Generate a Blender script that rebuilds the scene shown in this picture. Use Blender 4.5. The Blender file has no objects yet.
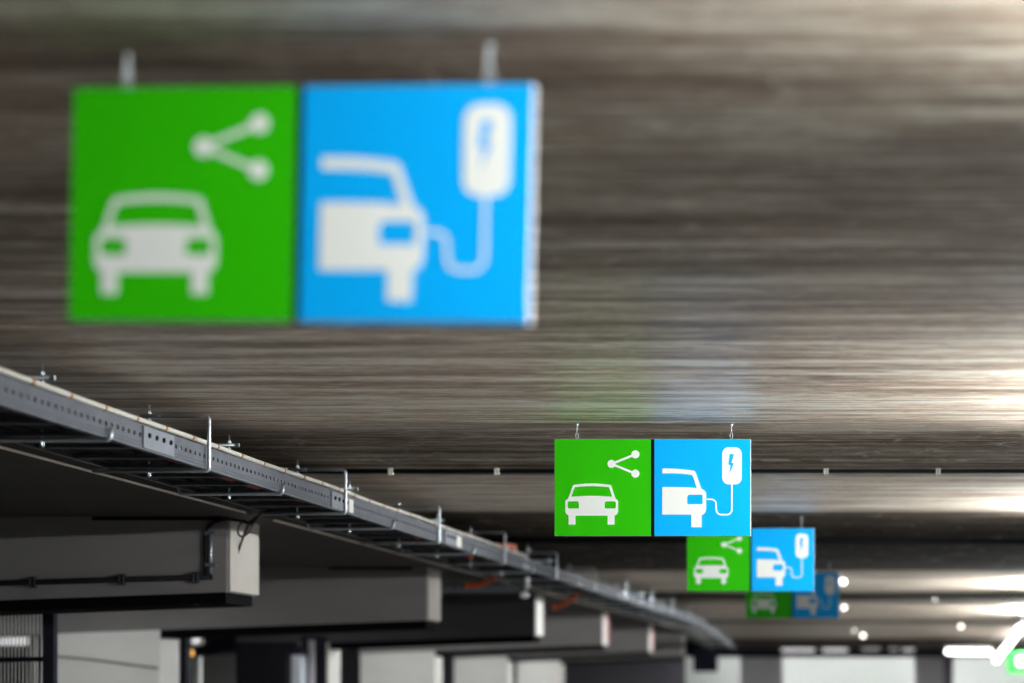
import bpy, bmesh, math, random
from mathutils import Vector, Matrix
random.seed(7)
sc = bpy.context.scene
C = sc.collection
F = 85 / 36 * 1024          # focal length in pixels
EYE = 1.6
VX, VY = 898, 687           # where the aisle runs to in the photograph

def P(x, y, d):
    return Vector(((x - VX) * d / F, d, EYE + (VY - y) * d / F))

# ------------------------------------------------------------------ materials
def mat(name, col, rough=.5, metal=0, emit=None, es=0, noise=0, nscale=(8, 8, 8), bump=0, spec=.5, coat=0):
    m = bpy.data.materials.new(name); m.use_nodes = True
    nt = m.node_tree; b = nt.nodes['Principled BSDF']
    b.inputs['Base Color'].default_value = (*col, 1)
    b.inputs['Roughness'].default_value = rough
    b.inputs['Metallic'].default_value = metal
    b.inputs['Specular IOR Level'].default_value = spec
    b.inputs['Coat Weight'].default_value = coat
    if emit:
        b.inputs['Emission Color'].default_value = (*emit, 1)
        b.inputs['Emission Strength'].default_value = es
    if noise:
        tc = nt.nodes.new('ShaderNodeTexCoord'); mp = nt.nodes.new('ShaderNodeMapping')
        mp.inputs['Scale'].default_value = nscale
        n = nt.nodes.new('ShaderNodeTexNoise'); n.inputs['Scale'].default_value = 1; n.inputs['Detail'].default_value = 8
        n.inputs['Roughness'].default_value = .6
        r = nt.nodes.new('ShaderNodeMapRange')
        r.inputs['From Min'].default_value = .25; r.inputs['From Max'].default_value = .75
        r.inputs['To Min'].default_value = 1 - noise; r.inputs['To Max'].default_value = 1 + noise
        mx = nt.nodes.new('ShaderNodeVectorMath'); mx.operation = 'SCALE'
        mx.inputs[0].default_value = col
        L = nt.links.new
        L(tc.outputs['Object'], mp.inputs['Vector']); L(mp.outputs[0], n.inputs['Vector'])
        L(n.outputs['Fac'], r.inputs['Value']); L(r.outputs[0], mx.inputs['Scale'])
        L(mx.outputs[0], b.inputs['Base Color'])
        if bump:
            bp = nt.nodes.new('ShaderNodeBump'); bp.inputs['Strength'].default_value = bump
            bp.inputs['Distance'].default_value = .01
            L(n.outputs['Fac'], bp.inputs['Height']); L(bp.outputs[0], b.inputs['Normal'])
    return m

def ceiling_material():
    m = bpy.data.materials.new('board formed concrete'); m.use_nodes = True
    nt = m.node_tree; b = nt.nodes['Principled BSDF']; L = nt.links.new; N = nt.nodes.new
    geo = N('ShaderNodeNewGeometry')
    def noise(scale, detail, rough, dist=0):
        mp = N('ShaderNodeMapping'); mp.inputs['Scale'].default_value = scale
        n = N('ShaderNodeTexNoise'); n.inputs['Scale'].default_value = 1
        n.inputs['Detail'].default_value = detail; n.inputs['Roughness'].default_value = rough
        n.inputs['Distortion'].default_value = dist
        L(geo.outputs['Position'], mp.inputs['Vector']); L(mp.outputs[0], n.inputs['Vector'])
        return n.outputs['Fac']
    def math_(op, a, c, clamp=False):
        q = N('ShaderNodeMath'); q.operation = op; q.use_clamp = clamp
        for i, v in enumerate((a, c)):
            if isinstance(v, (int, float)): q.inputs[i].default_value = v
            else: L(v, q.inputs[i])
        return q.outputs[0]
    def rng(v, a, c, lo, hi):
        r = N('ShaderNodeMapRange'); r.inputs['From Min'].default_value = a; r.inputs['From Max'].default_value = c
        r.inputs['To Min'].default_value = lo; r.inputs['To Max'].default_value = hi
        L(v, r.inputs['Value']); return r.outputs[0]
    # long board streaks running across the aisle
    s1 = noise((.35, 5.5, 1), 5, .65, .4)
    s2 = noise((2.2, 24, 1), 5, .68, .8)
    s3 = noise((7, 80, 1), 4, .75, .5)
    s4 = noise((9, 16, 1), 5, .7, 1.0)
    blot = noise((.7, .9, 1), 4, .55)
    st = math_('ADD', math_('MULTIPLY', s1, .38), math_('ADD', math_('MULTIPLY', s4, .12), math_('ADD', math_('MULTIPLY', s2, .30), math_('MULTIPLY', s3, .22))))
    t = rng(st, .415, .595, 0, 1)
    ramp = N('ShaderNodeValToRGB'); e = ramp.color_ramp.elements
    e[0].position = 0; e[0].color = (.062, .040, .028, 1)
    e[1].position = 1; e[1].color = (.60, .55, .475, 1)
    q = e.new(.35); q.color = (.16, .115, .084, 1)
    q = e.new(.62); q.color = (.29, .238, .188, 1)
    L(t, ramp.inputs['Fac'])
    # lamp-lit and unlit bays put into the tone as cross bands
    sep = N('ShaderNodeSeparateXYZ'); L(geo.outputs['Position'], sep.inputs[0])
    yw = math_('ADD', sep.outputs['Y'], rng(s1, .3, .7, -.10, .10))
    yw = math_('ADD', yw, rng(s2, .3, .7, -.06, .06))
    lit_band = N('ShaderNodeValToRGB'); lit_band.color_ramp.interpolation = 'LINEAR'
    be = lit_band.color_ramp.elements
    stops = LIT_BANDS
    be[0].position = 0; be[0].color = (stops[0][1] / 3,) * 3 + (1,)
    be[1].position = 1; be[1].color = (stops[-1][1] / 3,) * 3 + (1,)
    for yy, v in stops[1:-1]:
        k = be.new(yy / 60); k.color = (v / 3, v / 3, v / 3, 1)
    L(math_('DIVIDE', yw, 60), lit_band.inputs['Fac'])
    # pale lime runs
    wv = N('ShaderNodeTexVoronoi'); wv.feature = 'DISTANCE_TO_EDGE'; wv.inputs['Scale'].default_value = 1.3
    wmp = N('ShaderNodeMapping'); wmp.inputs['Scale'].default_value = (1.4, .8, 1); wmp.inputs['Rotation'].default_value = (0, 0, .5)
    wn = N('ShaderNodeVectorMath'); wn.operation = 'ADD'
    nn = N('ShaderNodeTexNoise'); nn.inputs['Scale'].default_value = 1.6; nn.inputs['Detail'].default_value = 5
    L(geo.outputs['Position'], nn.inputs['Vector'])
    L(geo.outputs['Position'], wn.inputs[0]); L(nn.outputs['Color'], wn.inputs[1])
    L(wn.outputs[0], wmp.inputs['Vector']); L(wmp.outputs[0], wv.inputs['Vector'])
    lime = math_('MULTIPLY', rng(wv.outputs['Distance'], 0, .022, 1, 0), rng(noise((2, 2.5, 1), 3, .6), .44, .64, 0, .7))
    jn = math_('ABSOLUTE', math_('SUBTRACT', yw, 14.45), 0)
    lime2 = math_('MULTIPLY', rng(jn, 0, .07, 1, 0), rng(noise((3.2, 1, 1), 3, .6), .47, .55, 0, 1))
    lime = math_('MAXIMUM', lime, lime2)
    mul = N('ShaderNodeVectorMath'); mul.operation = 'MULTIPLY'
    L(ramp.outputs[0], mul.inputs[0]); L(lit_band.outputs[0], mul.inputs[1])
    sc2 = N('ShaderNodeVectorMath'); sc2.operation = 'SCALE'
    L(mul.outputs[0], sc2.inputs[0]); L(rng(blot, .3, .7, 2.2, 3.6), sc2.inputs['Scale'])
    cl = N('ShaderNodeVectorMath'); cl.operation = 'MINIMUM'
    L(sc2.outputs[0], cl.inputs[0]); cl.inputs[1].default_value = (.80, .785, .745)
    mix = N('ShaderNodeMix'); mix.data_type = 'RGBA'
    L(lime, mix.inputs['Factor']); L(cl.outputs[0], mix.inputs[6]); mix.inputs[7].default_value = (.5, .46, .4, 1)
    L(mix.outputs[2], b.inputs['Base Color'])
    # the pale bands have a sheen, the dark ones none
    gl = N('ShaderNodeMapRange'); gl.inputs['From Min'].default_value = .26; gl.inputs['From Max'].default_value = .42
    L(lit_band.outputs[0], gl.inputs['Value'])
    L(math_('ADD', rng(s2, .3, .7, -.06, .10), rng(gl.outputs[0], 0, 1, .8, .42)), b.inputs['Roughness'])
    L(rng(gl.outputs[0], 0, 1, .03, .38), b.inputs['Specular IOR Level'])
    bp = N('ShaderNodeBump'); bp.inputs['Strength'].default_value = .35; bp.inputs['Distance'].default_value = .006
    L(st, bp.inputs['Height']); L(bp.outputs[0], b.inputs['Normal'])
    return m

# lamp light and shade put into the ceiling tone (distance along the aisle, tone)
LIT_BANDS = [(0, .9), (7.6, 1.0), (8.8, 1.7), (10.0, 2.4), (12.2, 2.8), (12.7, 1.0), (13.2, .72), (15.3, .72), (15.62, 2.8), (18.4, 3.0),
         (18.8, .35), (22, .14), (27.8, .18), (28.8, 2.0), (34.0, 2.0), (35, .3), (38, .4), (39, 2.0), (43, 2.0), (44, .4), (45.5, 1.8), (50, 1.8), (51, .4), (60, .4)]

M = {}
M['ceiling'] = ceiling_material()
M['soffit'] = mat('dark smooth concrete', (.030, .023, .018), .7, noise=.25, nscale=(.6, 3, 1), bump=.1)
M['concrete'] = mat('grey painted concrete', (.20, .187, .185), .75, noise=.13, nscale=(1.3, 1.3, 4), bump=.12)
M['lit_cap'] = mat('cream lit beam end', (.46, .425, .39), .75, noise=.12, nscale=(3, 3, 2), bump=.1)  # beam grey lightened for the lamp light on its ends
M['pink'] = mat('faded red strip', (.65, .16, .17), .6, noise=.1)
M['concrete_shaded'] = mat('shaded grey concrete', (.06, .056, .064), .75, noise=.13, nscale=(1.3, 1.3, 4))  # shaded copy of the beam grey, for the third beam
M['plaster'] = mat('off white painted concrete', (.74, .72, .69), .7, noise=.08, nscale=(1, 1, 3), bump=.08)
M['white_wall'] = mat('white painted wall', (.80, .82, .80), .7, noise=.05, nscale=(.6, .6, 2))
M['floor'] = mat('grey epoxy floor', (.16, .16, .16), .18, noise=.15, nscale=(.5, .5, 1))
M['black'] = mat('black rubber', (.004, .004, .006), .8, noise=.2, spec=.15)
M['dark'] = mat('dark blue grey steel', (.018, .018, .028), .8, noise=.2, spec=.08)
M['galv'] = mat('galvanised steel', (.11, .117, .137), .7, 0, noise=.16, nscale=(7, 7, 12), bump=.06, spec=.12)
M['galv_dark'] = mat('weathered galvanised steel', (.06, .063, .07), .5, .5, noise=.2, nscale=(9, 9, 9))
M['zinc'] = mat('zinc plated steel', (.50, .55, .59), .36, .8, noise=.12, nscale=(30, 30, 30))
M['plate'] = mat('bright galvanised plate', (.19, .205, .235), .6, 0, noise=.12, nscale=(12, 12, 12), spec=.15)
M['conduit'] = mat('cream plastic conduit', (.50, .475, .43), .5, noise=.08, nscale=(6, 6, 6))
M['tie'] = mat('rusty brown tie', (.32, .14, .03), .6, noise=.3, nscale=(40, 40, 40))
M['cable'] = mat('black cable sheath', (.008, .008, .010), .7, noise=.2, nscale=(20, 20, 20), spec=.15)
M['orange'] = mat('orange red cable sheath', (.75, .10, .012), .5, noise=.1, nscale=(10, 10, 10))
M['red'] = mat('dark red cable sheath', (.35, .02, .015), .5, noise=.1, nscale=(10, 10, 10))
M['clip'] = mat('pale grey plastic clip', (.62, .58, .52), .5, noise=.15, nscale=(60, 60, 60))
M['green'] = mat('green sign face', (.026, .49, .0), .5, noise=.02, nscale=(2, 2, 2), spec=.15)
M['blue'] = mat('blue sign face', (.0, .42, .98), .5, noise=.02, nscale=(2, 2, 2), spec=.15)
M['sign_white'] = mat('white sign film', (.84, .86, .83), .5, noise=.02, nscale=(3, 3, 3), spec=.3)
M['sign_edge'] = mat('light grey sign edge', (.42, .42, .43), .4, noise=.05)
M['lip'] = mat('cream slab edge', (.95, .84, .76), .6, noise=.15, nscale=(6, 2, 2))
M['tube'] = mat('lit fluorescent tube', (.9, .9, .9), .5, emit=(1, .985, .94), es=1)
M['tube_far'] = mat('lit lamp diffuser', (.9, .9, .9), .5, emit=(1, .99, .96), es=7)
M['glow_dim'] = mat('dim lamp diffuser', (.8, .8, .8), .5, emit=(1, .97, 1), es=.75)
M['glint'] = mat('small glint dome', (.9, .9, .9), .4, emit=(1, .97, .88), es=4.5)  # emission stands in for glints on the ceiling fittings
M['housing'] = mat('white lamp housing', (.8, .8, .8), .4, noise=.03)
M['exit_green'] = mat('backlit green sign face', (.02, .4, .04), .4, emit=(.04, .6, .07), es=.8)
M['exit_white'] = mat('backlit white pictogram', (.9, .9, .9), .4, emit=(.6, 1, .5), es=.65)
M['orange_lamp'] = mat('orange signal lamp', (.9, .5, .1), .4, emit=(1, .50, .12), es=1.3)
M['blue_white'] = mat('pale blue grey enamel', (.66, .70, .78), .45, noise=.05)
M['pier_grey'] = mat('mid grey paint', (.48, .46, .49), .7, noise=.1, nscale=(1, 1, 3))
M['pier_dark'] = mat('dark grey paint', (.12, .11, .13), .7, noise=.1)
M['strip'] = mat('black lintel', (.003, .003, .004), .9, noise=.2, spec=.05)
M['blue_dark'] = mat('dark blue sign face', (.01, .07, .35), .5, noise=.05)
TUBE_E = 150
M['tube'].node_tree.nodes['Principled BSDF'].inputs['Emission Strength'].default_value = TUBE_E

# ------------------------------------------------------------------ helpers
def box(bm, x0, x1, y0, y1, z0, z1, bev=0):
    r = bmesh.ops.create_cube(bm, size=1)
    vs = r['verts']
    for v in vs:
        v.co = Vector(((x0 + x1) / 2 + v.co.x * (x1 - x0), (y0 + y1) / 2 + v.co.y * (y1 - y0), (z0 + z1) / 2 + v.co.z * (z1 - z0)))
    if bev:
        es = list({e for v in vs for e in v.link_edges})
        bmesh.ops.bevel(bm, geom=es, offset=bev, segments=2, affect='EDGES', profile=.5)
    return vs

def hexa(bm, c):
    """eight corners: front four (y near) bl br tr tl, then back four"""
    v = [bm.verts.new(p) for p in c]
    for f in ((0, 1, 2, 3), (7, 6, 5, 4), (0, 4, 5, 1), (1, 5, 6, 2), (2, 6, 7, 3), (3, 7, 4, 0)):
        bm.faces.new([v[i] for i in f])

def tube(bm, pts, r, seg=10):
    pts = [Vector(p) for p in pts]
    n = len(pts); rings = []
    t0 = (pts[1] - pts[0]).normalized()
    up = Vector((0, 0, 1)) if abs(t0.z) < .9 else Vector((1, 0, 0))
    a = t0.cross(up).normalized()
    for i in range(n):
        if i == 0: t = t0
        elif i == n - 1: t = (pts[-1] - pts[-2]).normalized()
        else: t = ((pts[i + 1] - pts[i]).normalized() + (pts[i] - pts[i - 1]).normalized()).normalized()
        a = (a - t * a.dot(t)).normalized(); b = t.cross(a)
        rings.append([bm.verts.new(pts[i] + (a * math.cos(2 * math.pi * k / seg) + b * math.sin(2 * math.pi * k / seg)) * r) for k in range(seg)])
    for i in range(n - 1):
        for k in range(seg):
            f = bm.faces.new((rings[i][k], rings[i][(k + 1) % seg], rings[i + 1][(k + 1) % seg], rings[i + 1][k])); f.smooth = True
    bm.faces.new(rings[0][::-1]); bm.faces.new(rings[-1])

def rounded(pts, r, n=5):
    """polyline with its inner corners rounded"""
    pts = [Vector(p) for p in pts]; out = [pts[0]]
    for i in range(1, len(pts) - 1):
        a, b, c = pts[i - 1], pts[i], pts[i + 1]
        p = b + (a - b).normalized() * r; q = b + (c - b).normalized() * r
        for k in range(n + 1):
            t = k / n
            out.append(p * (1 - t) ** 2 + b * 2 * t * (1 - t) + q * t * t)
    out.append(pts[-1]); return out

def smooth_path(pts, n=8):
    pts = [Vector(p) for p in pts]; q = [pts[0]] + pts + [pts[-1]]; out = []
    for i in range(1, len(q) - 2):
        for k in range(n):
            t = k / n
            out.append(.5 * ((2 * q[i]) + (q[i + 1] - q[i - 1]) * t + (2 * q[i - 1] - 5 * q[i] + 4 * q[i + 1] - q[i + 2]) * t * t
                             + (-q[i - 1] + 3 * q[i] - 3 * q[i + 1] + q[i + 2]) * t ** 3))
    out.append(pts[-1]); return out

def nut(bm, c, r, h, axis='Z', seg=6):
    rr = bmesh.ops.create_cone(bm, cap_ends=True, segments=seg, radius1=r, radius2=r, depth=h)
    m = Matrix.Identity(4)
    if axis == 'X': m = Matrix.Rotation(math.pi / 2, 4, 'Y')
    if axis == 'Y': m = Matrix.Rotation(math.pi / 2, 4, 'X')
    for v in rr['verts']: v.co = m @ v.co + Vector(c)

def obj(name, bm, m, parent=None, loc=None):
    """link the bmesh as ONE mesh object; its origin goes to loc or its parent's"""
    bmesh.ops.recalc_face_normals(bm, faces=bm.faces)
    base = Vector(loc) if loc is not None else Vector((0, 0, 0))
    if parent is not None:
        base = Vector((0, 0, 0)); p = parent
        while p is not None: base += p.location; p = p.parent
    bmesh.ops.translate(bm, verts=bm.verts, vec=-base)
    me = bpy.data.meshes.new(name); bm.to_mesh(me); bm.free(); me.materials.append(m)
    o = bpy.data.objects.new(name, me); C.objects.link(o)
    if parent is not None: o.parent = parent
    else: o.location = base
    return o

def lobj(name, bm, m, parent):
    """as obj, with the mesh already in the parent's space"""
    bmesh.ops.recalc_face_normals(bm, faces=bm.faces)
    me = bpy.data.meshes.new(name); bm.to_mesh(me); bm.free(); me.materials.append(m)
    o = bpy.data.objects.new(name, me); C.objects.link(o); o.parent = parent
    return o

def tag(o, label, cat, group=None, kind=None):
    o['label'] = label; o['category'] = cat
    if group: o['group'] = group
    if kind: o['kind'] = kind
    return o

def thing(name, label, cat, loc, group=None, rot=None):
    o = bpy.data.objects.new(name, None); C.objects.link(o); o.location = loc; o.empty_display_size = .1
    if rot: o.rotation_euler = rot
    return tag(o, label, cat, group)

def struct(name, bm, m, label=None):
    o = obj(name, bm, m); o['kind'] = 'structure'
    if label: o['label'] = label
    o['category'] = name.split('_')[0]
    return o

def copy_tree(o, parent=None):
    c = o.copy(); C.objects.link(c)
    if parent: c.parent = parent
    for ch in [k for k in C.objects if k.parent == o]: copy_tree(ch, c)
    return c

def NB(): return bmesh.new()

# ------------------------------------------------------------------ the setting
H = EYE + 1.355             # main ceiling
HL = EYE + 1.10             # lower ceiling over the left bays
XL = -4.12                  # edge of the lower ceiling

def ceil_h(y):
    if y <= 38: return H
    if y <= 55: return H - (y - 38) / 17 * .46
    return H - .46

bm = NB()
xs = (XL, 9.0); ys = [-8, 0, 5, 10, 15, 20, 25, 30, 38, 42, 46, 50, 55, 62]
lo = [[bm.verts.new((x, y, ceil_h(y))) for x in xs] for y in ys]
hi = [[bm.verts.new((x, y, H + .3)) for x in xs] for y in ys]
for i in range(len(ys) - 1):
    bm.faces.new((lo[i][0], lo[i][1], lo[i + 1][1], lo[i + 1][0])); bm.faces.new((hi[i][0], hi[i + 1][0], hi[i + 1][1], hi[i][1]))
    for k in (0, 1): bm.faces.new((lo[i][k], lo[i + 1][k], hi[i + 1][k], hi[i][k]))
for i in (0, -1): bm.faces.new((lo[i][0], lo[i][1], hi[i][1], hi[i][0]))
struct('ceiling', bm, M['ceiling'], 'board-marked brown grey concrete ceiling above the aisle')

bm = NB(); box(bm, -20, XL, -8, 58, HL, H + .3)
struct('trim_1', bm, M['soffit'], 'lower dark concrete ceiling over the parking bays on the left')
bm = NB(); box(bm, XL - .004, XL + .010, -8, 15.25, HL - .005, HL + .005); box(bm, XL - .004, XL + .010, 15.95, 50, HL - .005, HL + .005)
struct('trim_2', bm, M['lip'], 'thin cream edge strip of the lower ceiling')
bm = NB(); box(bm, -20, 9, -8, 66, -.2, 0)
struct('floor', bm, M['floor'])
bm = NB(); box(bm, 8.8, 9, -8, 66, 0, H + .3); struct('wall_right', bm, M['plaster'])
bm = NB(); box(bm, -20.2, -20, -8, 66, 0, H + .3); struct('wall_left', bm, M['concrete'])
bm = NB(); box(bm, -20, 9, -8.2, -8, 0, H + .3); struct('wall_rear', bm, M['concrete'])
bm = NB(); box(bm, -20, 9, 62, 62.2, 0, H + .3); struct('wall_far', bm, M['white_wall'])
ZB = P(0, 657, 57).z
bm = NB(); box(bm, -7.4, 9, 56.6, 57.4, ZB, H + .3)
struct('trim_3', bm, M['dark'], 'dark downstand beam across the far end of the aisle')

def shadow_gap(t, d, x0, x1, y):  # black strip standing in for the shadow line along the beam top
    a = P(x0, y + 1.5, d - .01); b = P(x1, y - 1.5, d - .01)
    bm = NB(); box(bm, a.x, b.x, d - .012, d + .01, HL - .022, HL)
    obj('shadow_strip', bm, M['black'], t)
# ------------------------------------------------------------------ left bays: beams and pillars
XB = -4.33; BD = 15.63; BP = 6.6; BW = .62; BWS = [.72, .62, .62, .62, .62, .62]
TAP = .036
ord_ = ['nearest', 'second nearest', 'third', 'fourth', 'fifth', 'farthest']
PX1, PX0 = -6.79, -7.88
for k in range(6):
    y0 = BD + BP * k; y1 = y0 + BWS[k]; XE = -12.0 if k < 2 else [0, 0, -7.88, -7.88, -7.72, -7.66][k]
    zb = EYE + .614; zl = zb - TAP * (XB - XE)
    t = thing('concrete_beam', {
        0: 'grey concrete beam at left with a black conduit along its face',
        1: 'long grey concrete beam behind the one carrying the conduit',
        2: 'shaded concrete beam with small pale end, third back on the left',
        3: 'grey concrete beam with pale end under the tray, fourth back on the left',
        4: 'grey concrete beam with small pale end, fifth back on the left',
        5: 'farthest dark concrete beam on the left, next to the white far wall'}[k], 'beam', (XB, y0, zb - .08), 'concrete beams over the left bays')
    bm = NB()
    hexa(bm, [(XE, y0, zl), (XB, y0, zb), (XB, y0, HL), (XE, y0, HL), (XE, y1, zl), (XB, y1, zb), (XB, y1, HL), (XE, y1, HL)])
    bmesh.ops.bevel(bm, geom=[e for e in bm.edges if abs(e.verts[0].co.x - XB) < .01 and abs(e.verts[1].co.x - XB) < .01], offset=.012, segments=1, affect='EDGES')
    obj('beam_body', bm, M['concrete'] if k != 2 else M['concrete_shaded'], t)
    if k <= 4:  # paler ends put the lamp light from the right into the colour
        bm = NB(); box(bm, XB, XB + .012, y0 + .01, y1 - .01, zb + .006, HL - .003, .002); obj('lit_end_cap', bm, M['lit_cap' if k < 2 else 'plaster'], t)['label'] = 'pale beam end, lamp light put into its colour'
        if k > 2:
            bm = NB(); box(bm, XB + .012, XB + .018, y1 - .17, y1 - .03, zb + .04, HL - .05, .001); obj('warning_strip', bm, M['pink'], t)['label'] = 'reddish strip on the beam end'
    bm = NB()
    xa = PX1 + .004; za = zb - TAP * (XB - xa)
    hexa(bm, [(xa, y0 + .015, za - .074), (XB - .02, y0 + .015, zb - .072), (XB - .02, y0 + .015, zb), (xa, y0 + .015, za),
              (xa, y1 - .06, za - .074), (XB - .02, y1 - .06, zb - .072), (XB - .02, y1 - .06, zb), (xa, y1 - .06, za)])
    obj('lintel', bm, M['strip'], t)['label'] = 'black strip under the beam'
    if k == 0: shadow_gap(t, y0, 92, 222, 517)
    if k == 1: shadow_gap(t, y0, 328, 412, 564)
for k in range(0, 6):
    y0 = BD + BP * k + .004; y1 = y0 + BW - .01; PX0 = [-7.88, -7.88, -7.88, -7.88, -7.72, -7.66][k]
    bm = NB()
    zt = EYE + .614 - TAP * (XB - PX1)
    zt0 = EYE + .614 - TAP * (XB - PX0)
    hexa(bm, [(PX0, y0, 0), (PX1, y0, 0), (PX1, y0, zt), (PX0, y0, zt0), (PX0, y1, 0), (PX1, y1, 0), (PX1, y1, zt), (PX0, y1, zt0)])
    if k == 0: continue
    o = obj('concrete_pillar', bm, M['plaster'], None, (PX1, y0, 0))
    tag(o, {1: 'wide pale pillar at lower left beside the slatted gate',
            2: 'pillar behind the tall black cabinet at lower left',
            3: 'pale pillar right of the cabinets, third back in the row',
            4: 'pale grey pillar, fourth back in the row at bottom centre',
            5: 'farthest bluish white pillar of the row at bottom centre'}[k], 'pillar', 'pillars under the left beams')
# conduit along the first beam
f0 = BD - .02
bm = NB(); tube(bm, rounded([P(-140, 586.5, f0), P(0, 583, f0), P(212, 577, f0)], .02), .0185, 12)
t = thing('conduit_pipe', 'black horizontal conduit clipped along the face of the nearest beam', 'pipe', P(0, 583, f0))
obj('pipe_run', bm, M['cable'], t)
for x, y in ((33, 582), (122, 579.4), (196, 577.3)):
    bm = NB(); c = P(x, y, f0)
    box(bm, c.x - .02, c.x - .008, f0 - .024, f0 + .02, c.z - .034, c.z + .034, .003)
    box(bm, c.x + .008, c.x + .02, f0 - .024, f0 + .02, c.z - .034, c.z + .034, .003)
    box(bm, c.x - .02, c.x + .02, f0 + .008, f0 + .02, c.z - .037, c.z + .037)
    obj('pipe_clip', bm, M['galv_dark'], t)
t = thing('conduit_pipe', 'short upright grey conduit clipped near the end of the nearest beam', 'pipe', P(210, 575, f0))
bm = NB(); tube(bm, [P(210.5, 574, f0), P(210.5, 531, f0)], .012, 12); obj('pipe_run', bm, M['zinc'], t)
for y in (533, 565):
    bm = NB(); c = P(210.5, y, f0)
    box(bm, c.x - .035, c.x + .035, f0 - .018, f0 + .02, c.z - .012, c.z + .012, .003); obj('pipe_clip', bm, M['galv'], t)
bm = NB(); tube(bm, smooth_path([P(206, 577, f0 - .01), P(205.5, 560, f0), P(205.5, 536, f0), P(211, 524, f0), P(225, 519.5, f0), P(240, 521, f0 + .05), P(252, 523, f0 - .5), P(262, 512, f0 - 1.4)]), .010, 8)
tag(obj('cable', bm, M['cable'], None, P(206, 577, f0)), 'black cable rising beside the upright conduit and bending over to the tray', 'cable')
bm = NB()
tube(bm, smooth_path([P(262, 514, BD - 1.0), P(250, 522, BD - .2), P(246, 530, BD + .1), P(240, 546, BD + .2), P(236, 560, BD + .2)]) , .008, 8)
o = obj('cable', bm, M['cable'], None, P(246, 530, BD)); o.location.x += .0
tag(o, 'thin dark cable hanging over the pale end of the nearest beam', 'cable')
bm = NB(); tube(bm, smooth_path([P(244, 520, BD - .1), P(238, 528, BD - .05), P(240, 536, BD - .05), P(247, 534, BD - .1), P(256, 520, BD - .5), P(264, 511, BD - 1.2)]), .007, 8)
tag(obj('cable', bm, M['galv_dark'], None, P(244, 520, BD)), 'small looped grey cable at the top of the nearest beam end', 'cable')

# slatted gate at far lower left, under the nearest beam
A = Vector((-5.765, 16.45, 0)); Bp = Vector((-6.55, 16.95, 0))
dirv = (Bp - A).normalized(); ln = (Bp - A).length
t = thing('slatted_gate', 'dark slatted metal gate at the left edge under the nearest beam', 'gate', A)
bm = NB(); box(bm, A.x - .045, A.x + .035, A.y - .04, A.y + .04, 0, 2.24, .006); obj('gate_post', bm, M['dark'], t)
for z in (EYE + .19, .3, 1.0):
    bm = NB(); tube(bm, [A + Vector((0, 0, z)), Bp + Vector((0, 0, z - .0))], .018, 6); obj('rail', bm, M['dark'], t)
n = 23
for i in range(n):
    p = A + dirv * (.06 + (ln - .08) * i / (n - 1)); bm = NB()
    tube(bm, [p + Vector((0, 0, .1)), p + Vector((0, 0, 2.18))], .0045, 6)
    obj('slat', bm, M['plaster'], t)
# pale post behind the gate
bm = NB(); a = P(28, 650, 26); box(bm, a.x, a.x + .06, 26, 26.06, 0, P(0, 625, 26).z)
tag(obj('post', bm, M['plaster'], None, (a.x, 26, 0)), 'thin pale post seen through the slatted gate', 'post')
bm = NB(); a = P(-20, 650, 26.9); b2 = P(27, 632, 26.9); box(bm, a.x, b2.x, 26.9, 27.0, P(0, 645, 26.9).z, b2.z)  # reflected patch of light made as a glowing panel
tag(obj('light_patch', bm, M['glow_dim'], None, (a.x, 26.9, b2.z)), 'glowing panel standing in for a light patch behind the slatted gate', 'lamp')

bm = NB(); dd = BD + BP - .008
tube(bm, smooth_path([P(52, 656, dd), P(90, 659.5, dd), P(125, 664, dd), P(158, 668, dd)]), .008, 6)
tag(obj('cable', bm, M['galv_dark'], None, P(52, 656, dd)), 'thin grey cable sagging across the wide pale pillar', 'cable')
def slab(name, label, cat, x0, x1, ytop, d, m, th=.3, ybot=None, bev=.01):
    a = P(x0, ytop, d); b = P(x1, ytop, d); z0 = 0 if ybot is None else P(0, ybot, d).z
    bm = NB(); box(bm, a.x, b.x, d, d + th, z0, a.z, bev)
    return tag(obj(name, bm, m, None, ((a.x + b.x) / 2, d, z0)), label, cat)
slab('wall_panel', 'dark sheet added to darken the view behind the slatted gate', 'wall', -90, 38, 612, 27, M['dark'], .1, bev=0)  # dark sheet added to deepen the shade seen through the slats
yb = BD + BP * 2
t = thing('cabinet', 'tall black cabinet standing before the pillar at lower left', 'cabinet', (P(262, 683, yb - .6).x, yb - .6, 0))
a = P(235, 642, yb - .6); b = P(287, 642, yb - .6)
bm = NB(); box(bm, a.x, b.x, yb - .58, yb - .05, 0, a.z, .01); obj('cabinet_body', bm, M['black'], t)
bm = NB(); box(bm, a.x + .02, (a.x + b.x) / 2 - .004, yb - .6, yb - .58, .08, a.z - .03, .004); obj('cabinet_door', bm, M['black'], t)
bm = NB(); box(bm, (a.x + b.x) / 2 + .004, b.x - .02, yb - .6, yb - .58, .08, a.z - .03, .004); obj('cabinet_door', bm, M['black'], t)
t = thing('cabinet', 'narrow pale blue cabinet with a dark top beside the black cabinet', 'cabinet', (P(295, 683, yb - .4).x, yb - .4, 0))
a = P(290.5, 655, yb - .4); b = P(301, 655, yb - .4)
bm = NB(); box(bm, a.x, b.x, yb - .4, yb - .05, 0, a.z, .006); obj('cabinet_body', bm, M['blue_white'], t)
bm = NB(); box(bm, a.x, b.x, yb - .4, yb - .05, a.z, P(0, 645, yb - .4).z, .006); obj('cabinet_top', bm, M['dark'], t)
slab('wall_panel', 'dark sheet for the unlit pillar front right of the pale blue cabinet', 'panel', 302, 325.5, 636, yb - .04, M['dark'], .035, bev=0)  # shade on the unlit pillar front put into a dark sheet
a = P(311.5, 640, yb - .12); bm = NB(); tube(bm, [(a.x, yb - .12, 0), (a.x, yb - .12, a.z)], .042, 14)
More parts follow.
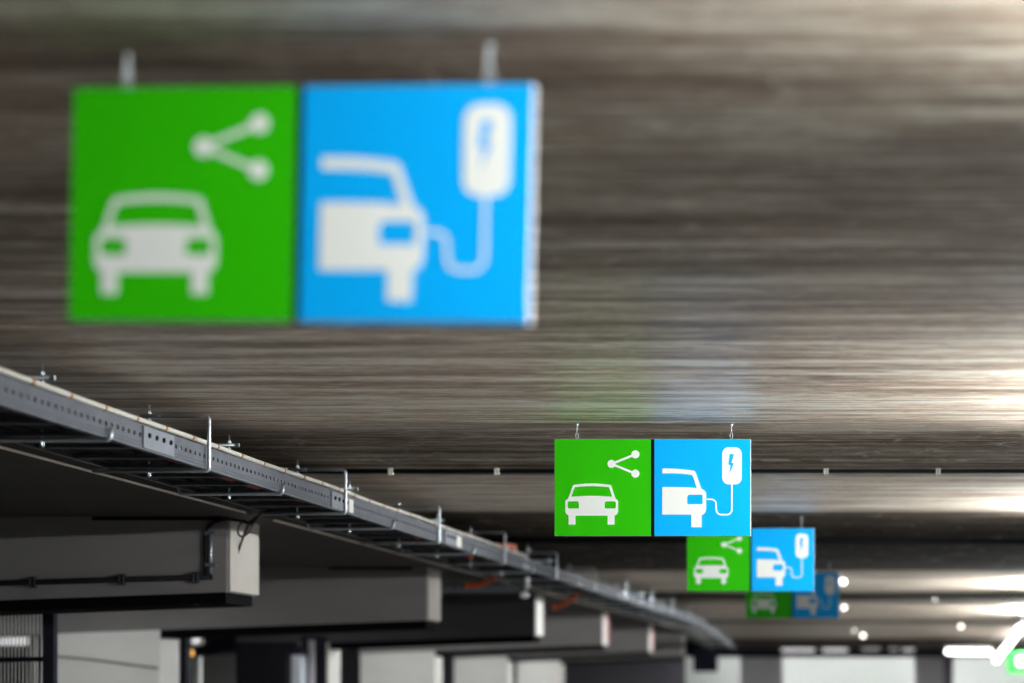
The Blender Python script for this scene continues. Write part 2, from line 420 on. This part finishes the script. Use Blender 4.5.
tag(obj('downpipe', bm, M['pier_grey'], None, (a.x, yb - .12, 0)), 'grey downpipe on the unlit pillar front', 'pipe')
slab('partition_wall', 'grey partition between the first two pillars', 'wall', 200, 236, 655, 33, M['concrete'], .15)
slab('post', 'bright white post just right of the wide pale pillar', 'post', 190, 199.5, 657, 31, M['white_wall'], .12)
slab('hatch_frame', 'dark narrow frame against the side of the wide pale pillar', 'frame', 182.5, 186, 628, 26, M['dark'], .2)
# slanted dark duct and lamp
a0, a1, b0, b1 = P(195, 647, 30), P(236, 634, 30), P(198, 656, 30), P(236, 650, 30)
bm = NB(); o_ = Vector((0, .5, 0)); hexa(bm, [b0, b1, a1, a0, b0 + o_, b1 + o_, a1 + o_, a0 + o_])
t = thing('air_duct', 'slanting dark duct above the grey partition', 'duct', b0)
obj('duct_body', bm, M['dark'], t)
for q in (a0, a1):
    bm = NB(); tube(bm, [(q.x * .98 + (a0.x + a1.x) * .01, 30.25, q.z - .02), (q.x * .98 + (a0.x + a1.x) * .01, 30.25, HL)], .008, 6); obj('hanger_rod', bm, M['galv_dark'], t)
def ball(bm, c, r, sx=1, sz=1, seg=16):
    rr = bmesh.ops.create_uvsphere(bm, u_segments=seg, v_segments=10, radius=r)
    for v in rr['verts']: v.co = Vector((v.co.x * sx, v.co.y, v.co.z * sz)) + Vector(c)
    for f in bm.faces: f.smooth = True
t = thing('bulkhead_lamp', 'small white lamp between the first pillars at lower left', 'lamp', P(194, 640, 34))
bm = NB(); ball(bm, P(194, 639, 34), .065, 1.3); obj('globe', bm, M['glow_dim'], t)
bm = NB(); c = P(194, 639, 34.1); box(bm, c.x - .12, c.x + .12, c.y, c.y + .06, c.z - .09, c.z + .09, .02); obj('lamp_base', bm, M['housing'], t)
bm = NB(); tube(bm, [(c.x, c.y + .03, c.z + .05), (c.x, c.y + .03, HL)], .01, 6); obj('stem', bm, M['galv_dark'], t)
t = thing('signal_lamp', 'small orange lamp below the white lamp at lower left', 'lamp', P(191, 654, 30.5))
bm = NB(); ball(bm, P(191.5, 653, 30.5), .03, 1, 1.5); obj('globe', bm, M['orange_lamp'], t)
bm = NB(); c = P(191.5, 653, 30.56); box(bm, c.x - .03, c.x + .03, c.y - .02, c.y + .02, c.z - .05, c.z + .05, .01); obj('lamp_base', bm, M['dark'], t)
bm = NB(); tube(bm, [(c.x, c.y, c.z + .03), (c.x, c.y, HL)], .008, 6); obj('stem', bm, M['dark'], t)

# ------------------------------------------------------------------ far end
def pier(x0, x1, d, m, label):
    slab('concrete_pillar', label, 'pillar', x0, x1, 656.8, d, m, .5, bev=0)
pier(740, 782, 57.5, M['pier_grey'], 'grey pillar against the far white wall, left of the far end')
pier(915, 943, 57.5, M['pier_grey'], 'grey pillar against the far white wall, right of the far end')
pier(943.4, 953, 57.7, M['pier_dark'], 'dark narrow pillar beside the right hand far grey pillar')
a = P(693, 660, 56.4); b = P(717, 672, 56.4)
slab('wall_box', 'dark square box on the far white wall left of the grey pillar', 'box', 693, 717, 640, 56.3, M['dark'], .3, 672)
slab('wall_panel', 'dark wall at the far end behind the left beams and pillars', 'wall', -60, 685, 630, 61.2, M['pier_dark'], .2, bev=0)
blobs = [(781, 815, 646, 652, 'long dim lamp on the dark far beam, leftmost'), (822, 848, 646, 652, 'dim lamp on the dark far beam, second from left'),
         (861, 881, 643.5, 650, 'dim lamp on the dark far beam, middle'), (888, 899, 645, 650, 'smallest dim lamp on the dark far beam'),
         (902, 915, 644.5, 651, 'dim lamp on the dark far beam above the right pillar')]
for x0, x1, y0, y1, lb in blobs:
    a = P(x0, y1, 56.5); b = P(x1, y0, 56.5)
    t = thing('wall_lamp', lb, 'lamp', ((a.x + b.x) / 2, 56.5, a.z), 'dim lamps on the far beam')
    bm = NB(); box(bm, a.x, b.x, 56.56, 56.6, a.z, b.z, .01); obj('lamp_base', bm, M['housing'], t)
    bm = NB(); box(bm, a.x + .02, b.x - .02, 56.50, 56.56, a.z + .015, b.z - .015, .015); obj('diffuser', bm, M['glow_dim'], t)
for x, y, d, r, lb in ((843, 578.5, 30.2, .04, 'round ceiling fitting, its glint made to glow, right of the farthest blue sign'),
                    (844, 606.5, 39.2, .035, 'round ceiling fitting, its glint made to glow, below and beyond the first one'),
                    (854, 629, 47, .022, 'faint round ceiling fitting, left of a close pair'), (863, 633, 48.5, .04, 'round ceiling fitting, right of a close pair'),
                    (935, 599.5, 37, .016, 'tiny round ceiling fitting alone on the right'), (961, 625.5, 45, .036, 'round ceiling fitting near the bright far lamps')):
    zc = ceil_h(d); c = P(x, y, d); c.z = min(c.z, zc - r)
    t = thing('ceiling_fitting', lb, 'lamp', (c.x, d, zc), 'small round ceiling fittings')
    bm = NB(); tube(bm, [(c.x, d, zc), (c.x, d, c.z + r * .4)], r * .5, 10); obj('stem', bm, M['housing'], t)
    bm = NB(); ball(bm, c, r); obj('globe', bm, M['glint'], t)  # highlight on the fitting made as a glowing ball

FILL_E = {1: 62, 2: 30, 3: 70, 4: 65, 5: 110}
# ------------------------------------------------------------------ strip lights
def strip_light(x, y, z, length, label, m=None, across=False, r=.02, group='strip lights along the right side of the aisle', drop=None, rotx=0):
    t = thing('strip_light', label, 'light', (x, y, z), group)
    bm = NB(); h = length / 2
    if across: tube(bm, [(-h, 0, 0), (h, 0, 0)], r, 12)
    else: tube(bm, [(0, -h, 0), (0, h, 0)], r, 12)
    lobj('tube', bm, m or M['tube'], t)
    bm = NB()
    if across: box(bm, -h - .04, h + .04, -.03, .03, .035, .075, .006)
    else: box(bm, -.03, .03, -h - .04, h + .04, .035, .075, .006)
    lobj('lamp_housing', bm, M['housing'], t)
    for s in (-1, 1):
        bm = NB()
        if across: box(bm, s * h - .02, s * h + .02, -.026, .026, -.026, .05, .004)
        else: box(bm, -.026, .026, s * h - .02, s * h + .02, -.026, .05, .004)
        lobj('lamp_holder', bm, M['housing'], t)
    if drop:
        for s in (-.7, .7):
            bm = NB(); q = (s * h, 0) if across else (0, s * h)
            tube(bm, [(q[0], q[1], .07), (q[0], q[1], drop)], .004, 6); lobj('suspension_rod', bm, M['galv'], t)
    t.rotation_euler.x = rotx
    return t
LX = 2.2; LZ = EYE + 1.17
def tube_mat(e):
    k = 'lit fluorescent tube %d' % e
    if k not in bpy.data.materials: mat(k, (.9, .9, .9), .5, emit=(.965, 1, .99), es=e)
    return bpy.data.materials[k]
for x, y, L_, e in ((.3, .4, 1.5, 580), (.95, 4.1, 1.8, 660), (1.7, 11.1, 2.4, 900), (1.7, 17.9, 2.2, 760), (2.0, 31.5, 3.0, 1100), (2.25, 40.3, 2.0, 1200), (3.0, 47.6, 2.4, 1000)):  # the first, unseen near the camera, is added to brighten the nearest sign
    strip_light(x, y, min(LZ, ceil_h(y) - .185), L_, 'strip light hanging beside the aisle', m=tube_mat(e), drop=.185)
for y in (28.5, 35, 41):  # row out of view, added to brighten the beam ends
    strip_light(6.0, y, LZ, 1.5, 'unseen strip light added to brighten the beam ends', m=tube_mat(560), drop=min(H, ceil_h(y)) - LZ, group='unseen strip lights added over the right hand bays')
for x in (-3, 1, 5):  # hidden behind the far beam, added to brighten the far wall
    strip_light(x, 59.6, EYE + .80, 3, 'unseen strip light added to wash the far white wall', m=tube_mat(130), across=True, drop=.095, group='unseen strip lights added before the far wall')
for k in range(1, 6):  # fill lights hidden behind the beams, added to brighten the pillar fronts
    t = strip_light((PX0 + PX1) / 2, BD + BP * k - 1.6, EYE + .70, 1.0, 'unseen trough light added to brighten a pillar', m=tube_mat(FILL_E[k]), across=True, drop=HL - EYE - .70, group='unseen trough lights added in the left bays')
    bm = NB(); box(bm, -.56, .56, -.12, .12, .04, .06, .003); box(bm, -.56, .56, -.12, -.11, .0, .04); box(bm, -.56, .56, .11, .12, .0, .04)
    box(bm, -.57, -.56, -.12, .12, .0, .06); box(bm, .56, .57, -.12, .12, .0, .06)
    lobj('light_skirt', bm, M['housing'], t)  # skirts keep the added light off the beam faces
# bright lamps seen at the lower right, on the falling ceiling
q0, q1 = P(1030, 606, 43), P(1012, 640, 49)
for i, (p0, p1, lb) in enumerate(((P(1034, 602, 42), P(1016, 634, 47), 'blazing white lamp at the lower right edge, upper of two in line'),
                   (P(1014, 638, 48), P(996, 660, 54), 'blazing white lamp at the lower right edge, lower of two in line'))):
    t = thing('strip_light', lb, 'light', p0)
    bm = NB(); tube(bm, [p0, p1], .055, 12); obj('tube', bm, M['tube_far'], t)
    bm = NB(); u = Vector((.0, 0, .10)); tube(bm, [p0 + u, p1 + u], .035, 8); obj('lamp_housing', bm, M['housing'], t)
    bm = NB(); q = (p0 + p1) / 2; tube(bm, [(q.x, q.y, q.z + .1), (q.x, q.y, ceil_h(q.y))], .008, 6); obj('suspension_rod', bm, M['galv'], t)
t = thing('strip_light', 'long blazing white lamp lying level left of the green exit sign', 'light', P(974, 652, 55))
bm = NB(); tube(bm, [P(946, 651.5, 55), P(992, 652, 55)], .055, 12); obj('tube', bm, M['tube_far'], t)
bm = NB(); u = Vector((0, 0, .12)); tube(bm, [P(946, 651.5, 55) + u, P(992, 652, 55) + u], .04, 8); obj('lamp_housing', bm, M['housing'], t)
bm = NB(); q = P(974, 652, 55); tube(bm, [(q.x, q.y, q.z + .1), (q.x, q.y, ceil_h(55))], .008, 6); obj('suspension_rod', bm, M['galv'], t)

# exit sign
a = P(1007, 673, 40); b = P(1036, 651, 40)
t = thing('exit_sign', 'glowing green and white exit sign at the lower right corner', 'sign', ((a.x + b.x) / 2, 40, b.z))
bm = NB(); box(bm, a.x, b.x, 40, 40.06, a.z, b.z, .01); obj('sign_box', bm, M['exit_green'], t)
bm = NB()
cx, cz = P(1021, 662, 39.99).x, P(1021, 662, 39.99).z
box(bm, cx - .08, cx + .08, 39.985, 40.0, cz - .08, cz + .08, .004)
obj('pictogram', bm, M['exit_white'], t)
bm = NB(); tube(bm, [(b.x - .2, 40.03, b.z), (b.x - .2, 40.03, ceil_h(40))], .008, 6); obj('suspension_rod', bm, M['galv'], t)

# ------------------------------------------------------------------ cable tray
RX = -3.333; LXr = -3.80; ZT = EYE + 1.155; ZBt = EYE + 1.050
def tray_z(y):
    if y <= 40.3: return 0
    return -(y - 40.3) / 9.2 * .30
seg_y = [6.0]
while seg_y[-1] < 49.5: seg_y.append(seg_y[-1] + .076)
def rail_mesh(x, side, holes=True, yend=49.5):
    """side=+1: flanges point to -x"""
    bm = NB(); t = .0025; hgt = ZT - ZBt
    def strip(ya, yb_, z0, z1, x0=None, x1=None):
        x0 = x - t if x0 is None else x0; x1 = x + t if x1 is None else x1
        da, db = tray_z(ya), tray_z(yb_)
        hexa(bm, [(x0, ya, ZBt + z0 + da), (x1, ya, ZBt + z0 + da), (x1, ya, ZBt + z1 + da), (x0, ya, ZBt + z1 + da),
                  (x0, yb_, ZBt + z0 + db), (x1, yb_, ZBt + z0 + db), (x1, yb_, ZBt + z1 + db), (x0, yb_, ZBt + z1 + db)])
    cuts = [6.0, 40.3, yend]
    for a_, b_ in zip(cuts, cuts[1:]):
        if holes:
            strip(a_, b_, 0, .050); strip(a_, b_, .068, hgt)
        else: strip(a_, b_, 0, hgt)
        strip(a_, b_, -.003, 0, x - side * .026, x + t)      # bottom flange
        strip(a_, b_, hgt, hgt + .003, x - side * .008, x + t)   # top flange
        strip(a_, b_, .012, .017, x - t - .004, x + t + .004)  # rolled ribs
        strip(a_, b_, .026, .030, x - t - .003, x + t + .003)
    if holes:
        for ya in seg_y:
            if ya + .03 < yend: strip(ya, ya + .048, .050, .068)
    return bm
t = thing('cable_tray', 'long galvanised cable ladder running down the aisle under the ceiling', 'cable tray', (RX, 6, ZBt))
obj('side_rail', rail_mesh(RX, 1), M['galv'], t)['label'] = 'perforated right rail facing the aisle'
obj('side_rail', rail_mesh(LXr, -1, False), M['galv_dark'], t)['label'] = 'plain left rail'
y = 8.70; nr = 0
while y < 37:
    bm = NB(); box(bm, LXr, RX, y - .03, y + .03, ZBt + .002, ZBt + .022, .004)
    obj('rung', bm, M['galv_dark'], t); y += .49; nr += 1
for ya in (10.65, 14.19, 17.75, 21.4, 25.0, 28.6):
    bm = NB(); box(bm, RX + .003, RX + .012, ya, ya + .45, ZBt + .004, ZT - .002, .002)
    pl = obj('splice_plate', bm, M['plate'], t)
    for i in range(4):
        bm = NB(); nut(bm, (RX + .014, ya + .07 + i * .105, (ZBt + ZT) / 2 + .012), .011, .012, 'X', 8); obj('bolt', bm, M['black'], pl)
for x0, w in ((351, .06), (459, .1)):
    ya = F * 3.325 / (VX - x0)
    bm = NB(); box(bm, RX + .004, RX + .010, ya - w, ya + w, ZBt + .01, ZT - .015, .001)
    obj('tray_plate', bm, M['clip'], t)['label'] = 'small white plate on the rail'

# hangers
MX = -3.60
def hanger(y, kind, label):
    dz = tray_z(y)
    t = thing('hanger_bracket', label, 'bracket', (MX, y, ZBt), 'bent rod hangers holding the cable ladder')
    zb = ZBt - .012 + dz; zt = EYE + 1.301
    if y > 38: zt = min(zt, ceil_h(y) - .05)
    xr, xl = RX + .022, LXr - .07
    bm = NB()
    if kind == 'A':
        path = [(xl, y, zb), (xr, y, zb), (xr, y, zt), (MX - .04, y, zt)]
    else:
        path = [(xr, y, zb + .055), (xr, y, zb), (xl, y, zb), (xl, y, zt), (MX + .04, y, zt)]
    tube(bm, rounded(path, .022, 6), .0095, 10)
    obj('bent_rod', bm, M['zinc'], t)
    bm = NB(); tube(bm, [(MX, y, min(H, ceil_h(y))), (MX, y, zb - .03)], .0055, 8); r = obj('threaded_rod', bm, M['zinc'], t)
    for z in (zt + .018, zt - .02, zb - .014):
        bm = NB(); nut(bm, (MX, y, z), .011 if z > zb else .009, .013); nut(bm, (MX, y, z - .008), .015 if z > zb else .011, .003, seg=12); obj('nut', bm, M['zinc'], r)
    if True:
        bm = NB(); nut(bm, (MX + .045, y, zt), .012, .02, 'X'); obj('end_nut', bm, M['zinc'], t)
ya = 10.17; k = 0
yl = [10.17, 11.62, 13.01, 14.49, 15.87, 17.45, 18.89, 20.37, 21.95, 23.47]
while yl[-1] < 46: yl.append(yl[-1] + 1.5)
names = ['hook-ended ladder hanger nearest the left edge', 'tall square ladder hanger nearest the left edge', 'hook-ended ladder hanger above the first pale beam end',
         'tall square ladder hanger, second from the left edge', 'hook-ended ladder hanger between the second and third tall ones',
         'tall square ladder hanger, third from the left edge', 'hook-ended ladder hanger next to the small white rail plate', 'tall square ladder hanger, fourth from the left edge, beside the orange cable']
for k, y in enumerate(yl):
    hanger(y, 'B' if k % 2 == 0 else 'A', names[k] if k < len(names) else ('blurred hook-ended hanger on the far stretch of the ladder' if k % 2 == 0 else 'blurred tall square hanger on the far stretch of the ladder'))

# cream conduit with ties lying along the rail
t = thing('conduit_pipe', 'cream conduit lying along the top of the ladder rail', 'pipe', (RX - .04, 6, ZT))
bm = NB(); pts = []
y = 6.0
while y <= 22:
    pts.append((RX - .052 - .003 * math.sin(y * 1.7), y, ZT + .038 + .003 * math.sin(y * 2.3))); y += .2
tube(bm, pts, .0128, 12); obj('pipe_run', bm, M['conduit'], t)
y = 9.44
while y < 21.5:
    bm = NB(); c = (RX - .052 - .003 * math.sin(y * 1.7), y, ZT + .038 + .003 * math.sin(y * 2.3))
    tube(bm, [(c[0], y - .012, c[2]), (c[0], y + .012, c[2])], .0145, 12); obj('cable_tie', bm, M['tie'], t); y += .43
# dark cables in the tray
for i in range(8):
    bm = NB(); x0 = LXr + .05 + i * .048; pts = []; y = 6.0; ph = random.random() * 6
    while y <= 41:
        pts.append((x0 + .010 * math.sin(y * .9 + ph), y, ZBt + .04 + .008 * math.sin(y * 1.3 + ph))); y += .5
    rd = i == 6
    tube(bm, pts, .019 if i % 2 else .016, 8)
    tag(obj('cable', bm, M['red'] if rd else M['cable'], None, (x0, 6, ZBt + .04)),
        'dark red cable lying in the ladder' if rd else 'black cable lying in the long cable ladder', 'cable', None if rd else 'black cables lying in the ladder')
# orange cables
bm = NB(); d = 22.6
tube(bm, smooth_path([P(466, 585.5, 23.6), P(482, 584, 23.5), P(495, 576, 23.2), P(507, 565, 23), P(512, 556, 22.7), P(514, 548, 22.4), P(508, 545.5, 22.1), P(500, 546, 21.8)]), .026, 10)
tag(obj('cable', bm, M['orange'], None, P(466, 585, 23.6)), 'orange cable dropping through the ladder to the lower cross tray', 'cable')
bm = NB(); tube(bm, smooth_path([P(552, 608, 28), P(562, 605, 28), P(573, 598, 27.8), P(582, 589, 27.6), P(588, 580, 27.4)]), .026, 10)
tag(obj('cable', bm, M['orange'], None, P(552, 608, 28)), 'farther orange cable below the ladder, right of the first', 'cable')
bm = NB(); c = P(470, 556.5, 19.6); tube(bm, [c + Vector((-.022, -.015, 0)), c + Vector((.022, .015, -.0))], .017, 12); ball(bm, c, .02)
tag(obj('cable_stub', bm, M['orange'], None, c), 'small orange cable end under the ladder', 'cable')
# cross tray
d = 24.2
t = thing('cross_tray', 'short perforated tray running left below the ladder', 'cable tray', P(438, 590, d))
a = P(430, 592.5, d); b = P(519, 583.5, d)
bm = NB(); hh = b.z - a.z
box(bm, a.x, b.x, d, d + .004, a.z, a.z + hh * .38); box(bm, a.x, b.x, d, d + .004, b.z - hh * .35, b.z)
x = a.x
while x < b.x - .03: box(bm, x, x + .05, d, d + .004, a.z + hh * .38, b.z - hh * .35); x += .085
box(bm, a.x, b.x, d, d + .3, a.z, a.z + .004)
obj('side_rail', bm, M['galv'], t)
bm = NB(); box(bm, a.x, b.x, d + .3, d + .304, a.z, b.z); obj('side_rail', bm, M['galv_dark'], t)
bm = NB(); e = P(519.5, 592, d); tube(bm, rounded([(e.x, d - .01, a.z - .01), (e.x, d - .01, EYE + 1.04)], .02), .011, 8); obj('hanger_rod', bm, M['galv'], t)
# bottom part of the sprinkler
d = 22.9
t = thing('sprinkler', 'bright metal sprinkler hanging below the ladder', 'sprinkler', P(527, 560, d))
bm = NB(); tube(bm, [P(527.5, 540, d), P(527.5, 586, d)], .009, 10); obj('drop_pipe', bm, M['zinc'], t)
bm = NB(); tube(bm, [P(527.5, 577, d), P(527.5, 587, d)], .024, 12); obj('sprinkler_body', bm, M['housing'], t)
bm = NB(); ball(bm, P(524.5, 595, d), .036, 1.35, .85); obj('globe', bm, M['housing'], t)
bm = NB(); tube(bm, [P(527, 586, d), P(525, 595, d)], .008, 8); obj('frame_arm', bm, M['zinc'], t)
bm = NB(); ball(bm, P(528, 550, d), .024); obj('union_nut', bm, M['zinc'], t)

# ------------------------------------------------------------------ cables across the ceiling
def cross_cable(y, r, x0, x1, clips, label, slope=0):
    t = thing('ceiling_cable', label, 'cable', (x0, y, H))
    bm = NB(); tube(bm, [(x0, y, H - r - .004), (x1, y + slope, H - r - .004)], r, 10); obj('cable_run', bm, M['cable'], t)
    for px in clips:
        c = P(px, 467, y); f = (c.x - x0) / (x1 - x0); yy = y + slope * f
        bm = NB(); box(bm, c.x - .013, c.x - .002, yy - .03, yy + .012, H - 2 * r - .016, H, .002)
        box(bm, c.x + .003, c.x + .016, yy - .03, yy + .012, H - 2 * r - .013, H, .002)
        obj('cable_clip', bm, M['clip'], t)
cross_cable(14.98, .0135, -4.1, 3.5, (285, 391, 497, 603, 713, 826, 938), 'black cable clipped straight across the ceiling behind the sharp sign')
cross_cable(21.7, .03, -3.9, 3.5, (), 'thick black cable crossing the dark part of the ceiling', .35)
cross_cable(34.9, .03, -3.9, 3.5, (), 'black cable crossing the far bright part of the ceiling')

# ------------------------------------------------------------------ the hanging signs
S = .5
def flat_mesh(name, splines, depth, m, parent, y):
    cu = bpy.data.curves.new(name, 'CURVE'); cu.dimensions = '2D'; cu.fill_mode = 'BOTH'; cu.extrude = depth
    for pts in splines:
        sp = cu.splines.new('POLY'); sp.points.add(len(pts) - 1); sp.use_cyclic_u = True
        for p, q in zip(sp.points, pts): p.co = (q[0], q[1], 0, 1)
    tmp = bpy.data.objects.new(name, cu)
    C.objects.link(tmp)
    bpy.context.view_layer.update()
    me = bpy.data.meshes.new_from_object(tmp.evaluated_get(bpy.context.evaluated_depsgraph_get()))
    bpy.data.objects.remove(tmp); bpy.data.curves.remove(cu)
    for v in me.vertices: v.co = Vector((v.co.x, y - v.co.z, v.co.y))
    me.materials.clear(); me.materials.append(m); me.name = name
    o = bpy.data.objects.new(name, me); C.objects.link(o); o.parent = parent
    return o
def rrect(x0, y0, x1, y1, r, n=6):
    out = []
    for cx, cy, a0 in ((x1 - r, y1 - r, 0), (x0 + r, y1 - r, 90), (x0 + r, y0 + r, 180), (x1 - r, y0 + r, 270)):
        for k in range(n + 1):
            a = math.radians(a0 + 90 * k / n); out.append((cx + r * math.cos(a), cy + r * math.sin(a)))
    return out
def circ(cx, cy, r, n=28): return [(cx + r * math.cos(2 * math.pi * k / n), cy + r * math.sin(2 * math.pi * k / n)) for k in range(n)]
def stroke(pts, w):
    pts = [Vector(p) for p in pts]; Lp, Rp = [], []
    for i, p in enumerate(pts):
        a = pts[max(i - 1, 0)]; b = pts[min(i + 1, len(pts) - 1)]; t = (b - a).normalized(); n = Vector((-t.y, t.x)) * w / 2
        Lp.append(tuple((p + n))); Rp.append(tuple((p - n)))
    return Lp + Rp[::-1]
def make_sign(label, group, ch=.105):
    """local frame: x right, z up, front at -y; origin at the middle of the top edge"""
    t = thing('hanging_sign', label, 'sign', (0, 0, 0), group)
    gap = .008; W = .498
    frames = {}
    for nm, x0, m, ml in (('green_panel', -gap - W, M['green'], 'green panel'), ('blue_panel', gap, M['blue'], 'blue panel')):
        bm = NB(); box(bm, x0, x0 + W, 0, .026, -S, 0, .002)
        p = lobj(nm, bm, M['sign_edge'], t)
        bm = NB(); box(bm, x0 + .0015, x0 + W - .0015, -.0015, 0, -S + .0015, -.0015)
        fc = lobj('sign_face', bm, m, p)
        frames[nm] = (x0, p)
    # green pictograms
    x0, p = frames['green_panel']
    G = lambda pts: [(x0 + (a - 27) / 526 * W, -(b - 103) / 529 * S) for a, b in pts]
    D = .0006; Y = -.0021
    top = [(133 + (330 - 133) * k / 8, 353 - 8 * math.sin(math.pi * k / 8)) for k in range(9)]
    outer = top + [(337, 357), (357, 420), (362, 430), (370, 435), (374, 443), (374, 500), (369, 513), (355, 520), (355, 570), (317, 570), (317, 521),
             (142, 521), (142, 570), (104, 570), (104, 520), (92, 513), (86, 500), (86, 443), (90, 435), (99, 430), (105, 420), (127, 357)]
    wtop = [(138 + (324 - 138) * k / 8, 366 - 6 * math.sin(math.pi * k / 8)) for k in range(9)]
    wbot = [(342 - (342 - 119) * k / 8, 418 - 5 * math.sin(math.pi * k / 8)) for k in range(9)]
    hl = [(107, 443), (153, 443), (158, 447), (160, 460), (160, 482), (104, 482), (100, 477), (99, 452), (102, 445)]
    hr = [(461 - a, b) for a, b in hl]
    flat_mesh('car_symbol', [G(outer), G(wtop + wbot), G(hl), G(hr)], D, M['sign_white'], p, Y)
    u = W / 526
    nd = [(338, 239), (468, 187), (468, 292)]
    bmj = [G([(c[0] + 22 * math.cos(2 * math.pi * k / 28), c[1] + 22 * math.sin(2 * math.pi * k / 28)) for k in range(28)]) for c in nd]
    for i, c in enumerate(bmj): flat_mesh('share_dot', [c], D, M['sign_white'], p, Y)
    for q in nd[1:]:
        a = Vector(nd[0]); b = Vector(q); dv = (b - a).normalized()
        flat_mesh('share_line', [G(stroke([tuple(a + dv * 18), tuple(b - dv * 18)], 12))], D * .9, M['sign_white'], p, Y)
    # blue pictograms
    x0, p = frames['blue_panel']
    B = lambda pts: [(x0 + (a - 48) / 532 * W, -(b - 103) / 531 * S) for a, b in pts]
    car = [(93, 264), (160, 265), (220, 270), (265, 276), (272, 279), (277, 288), (309, 376), (322, 382), (331, 391), (334, 402), (334, 488), (330, 504),
           (322, 514), (310, 519), (310, 586), (253, 586), (253, 517), (93, 517), (93, 366), (160, 366), (230, 367), (283, 372), (279, 360),
           (262, 310), (258, 302), (250, 299), (200, 293), (150, 291), (93, 291)]
    lamp = [(240, 408), (310, 408), (315, 413), (315, 455), (310, 460), (235, 460), (230, 455), (230, 425), (232, 414)]
    flat_mesh('car_symbol', [B(car), B(lamp)], D, M['sign_white'], p, Y)
    bolt = [(464, 184), (488, 186), (474, 233), (487, 236), (460, 299), (469, 247), (456, 243)]
    flat_mesh('charger_symbol', [B(rrect(423, 148, 530, 352, 36)), B(bolt)], D, M['sign_white'], p, Y)
    path = [(476, 352), (476, 400), (476, 485)] + [(448 + 28 * math.cos(a), 489 + 28 * math.sin(a)) for a in [math.radians(k) for k in range(10, 91, 16)]] + \
           [(420, 517)] + [(418 - 28 * math.sin(a), 489 + 28 * math.cos(a)) for a in [math.radians(k) for k in range(10, 91, 16)]] + \
           [(389, 460)] + [(363 + 26 * math.cos(a), 459 - 26 * math.sin(a)) for a in [math.radians(k) for k in range(10, 91, 16)]] + [(338, 433)]
    flat_mesh('plug_cable', [B(stroke(path, 8.5))], D * .8, M['sign_white'], p, Y)
    bm = NB(); box(bm, -gap - .0006, gap + .0006, -.0005, .024, -S + .002, -.002); lobj('joint_strip', bm, M['black'], t)
    # rear bar that joins the two panels
    bm = NB(); box(bm, -W * .93, W * .93, .026, .036, -.075, -.045, .002); lobj('rear_bar', bm, M['galv_dark'], t)
    return t
def add_chain(t, x, top):
    """short chain of wire links from the panel's top edge to an eye in the ceiling; local heights"""
    bm = NB(); z = .004; i = 0; L_ = .026
    # hook on the panel
    tube(bm, [(x, .013, -.012), (x, .013, .006)], .0035, 8)
    n = max(2, int((top - .02 - z) / (L_ * .78)))
    step = (top - .016 - z) / n
    for i in range(n):
        c = Vector((x, .013, z + step * (i + .5))); pts = []
        for k in range(15):
            a = 2 * math.pi * k / 14; q = Vector((math.cos(a) * .0075, 0, math.sin(a) * step * .60))
            if i % 2: q = Vector((0, q.x, q.z))
            pts.append(c + q)
        tube(bm, pts, .0017, 6)
    tube(bm, [(x, .013, top - .018), (x, .013, top)], .003, 8)
    nut(bm, (x, .013, top - .002), .009, .006, seg=12)
    lobj('chain', bm, M['zinc'], t)
SIGNS = [
    (Vector((-1.262, 5.11, EYE + 1.271)), (0, math.radians(1.3), -math.radians(7.2)), 'largest green and blue parking sign, nearest and blurred'),
    (Vector(((652.6 - VX) * 12.46 / F, 12.46, EYE + 248 / 194.05)), (0, 0, 0), 'sharply focused green and blue parking sign in the middle of the row'),
    (Vector(((750.6 - VX) * 19.25 / F, 19.25, EYE + 158.6 * 19.25 / F)), (0, 0, 0), 'smaller blurred green and blue parking sign partly behind the sharp one'),
    (Vector(((792.3 - VX) * 26.3 / F, 26.3, EYE + 114.6 * 26.3 / F)), (0, 0, 0), 'farthest and darkest green and blue parking sign')]
proto = None
for i, (loc, rot, lb) in enumerate(SIGNS):
    if proto is None: s = proto = make_sign(lb, 'green and blue signs hanging over the aisle')
    else:
        s = copy_tree(proto); s['label'] = lb
    s.location = loc; s.rotation_euler = rot; s['_top'] = H - loc.z
for s in [o for o in C.objects if o.get('_top') is not None]:
    for x in (-.392, .405): add_chain(s, x, s['_top'])
    del s['_top']

# ------------------------------------------------------------------ world, camera
w = bpy.data.worlds.new('World'); sc.world = w; w.use_nodes = True
w.node_tree.nodes['Background'].inputs[0].default_value = (.5, .5, .6, 1)
w.node_tree.nodes['Background'].inputs[1].default_value = .02
cam = bpy.data.cameras.new('Camera'); co = bpy.data.objects.new('Camera', cam); C.objects.link(co)
co.location = (0, 0, EYE); co.rotation_euler = (math.pi / 2, 0, 0)
cam.lens = 85; cam.sensor_width = 36; cam.sensor_fit = 'HORIZONTAL'
cam.shift_x = -(VX - 512) / 1024; cam.shift_y = (VY - 341.5) / 1024
cam.clip_start = .05; cam.clip_end = 200
cam.dof.use_dof = True; cam.dof.focus_distance = 12.46; cam.dof.aperture_fstop = 1.4
sc.camera = co
sc.view_settings.view_transform = 'Standard'; sc.view_settings.look = 'None'
sc.view_settings.gamma = 1; sc.view_settings.use_curve_mapping = False
sc.view_settings.exposure = 0
try:
    sc.cycles.use_denoising = True; sc.cycles.max_bounces = 8; sc.cycles.sample_clamp_indirect = 8
except Exception: pass
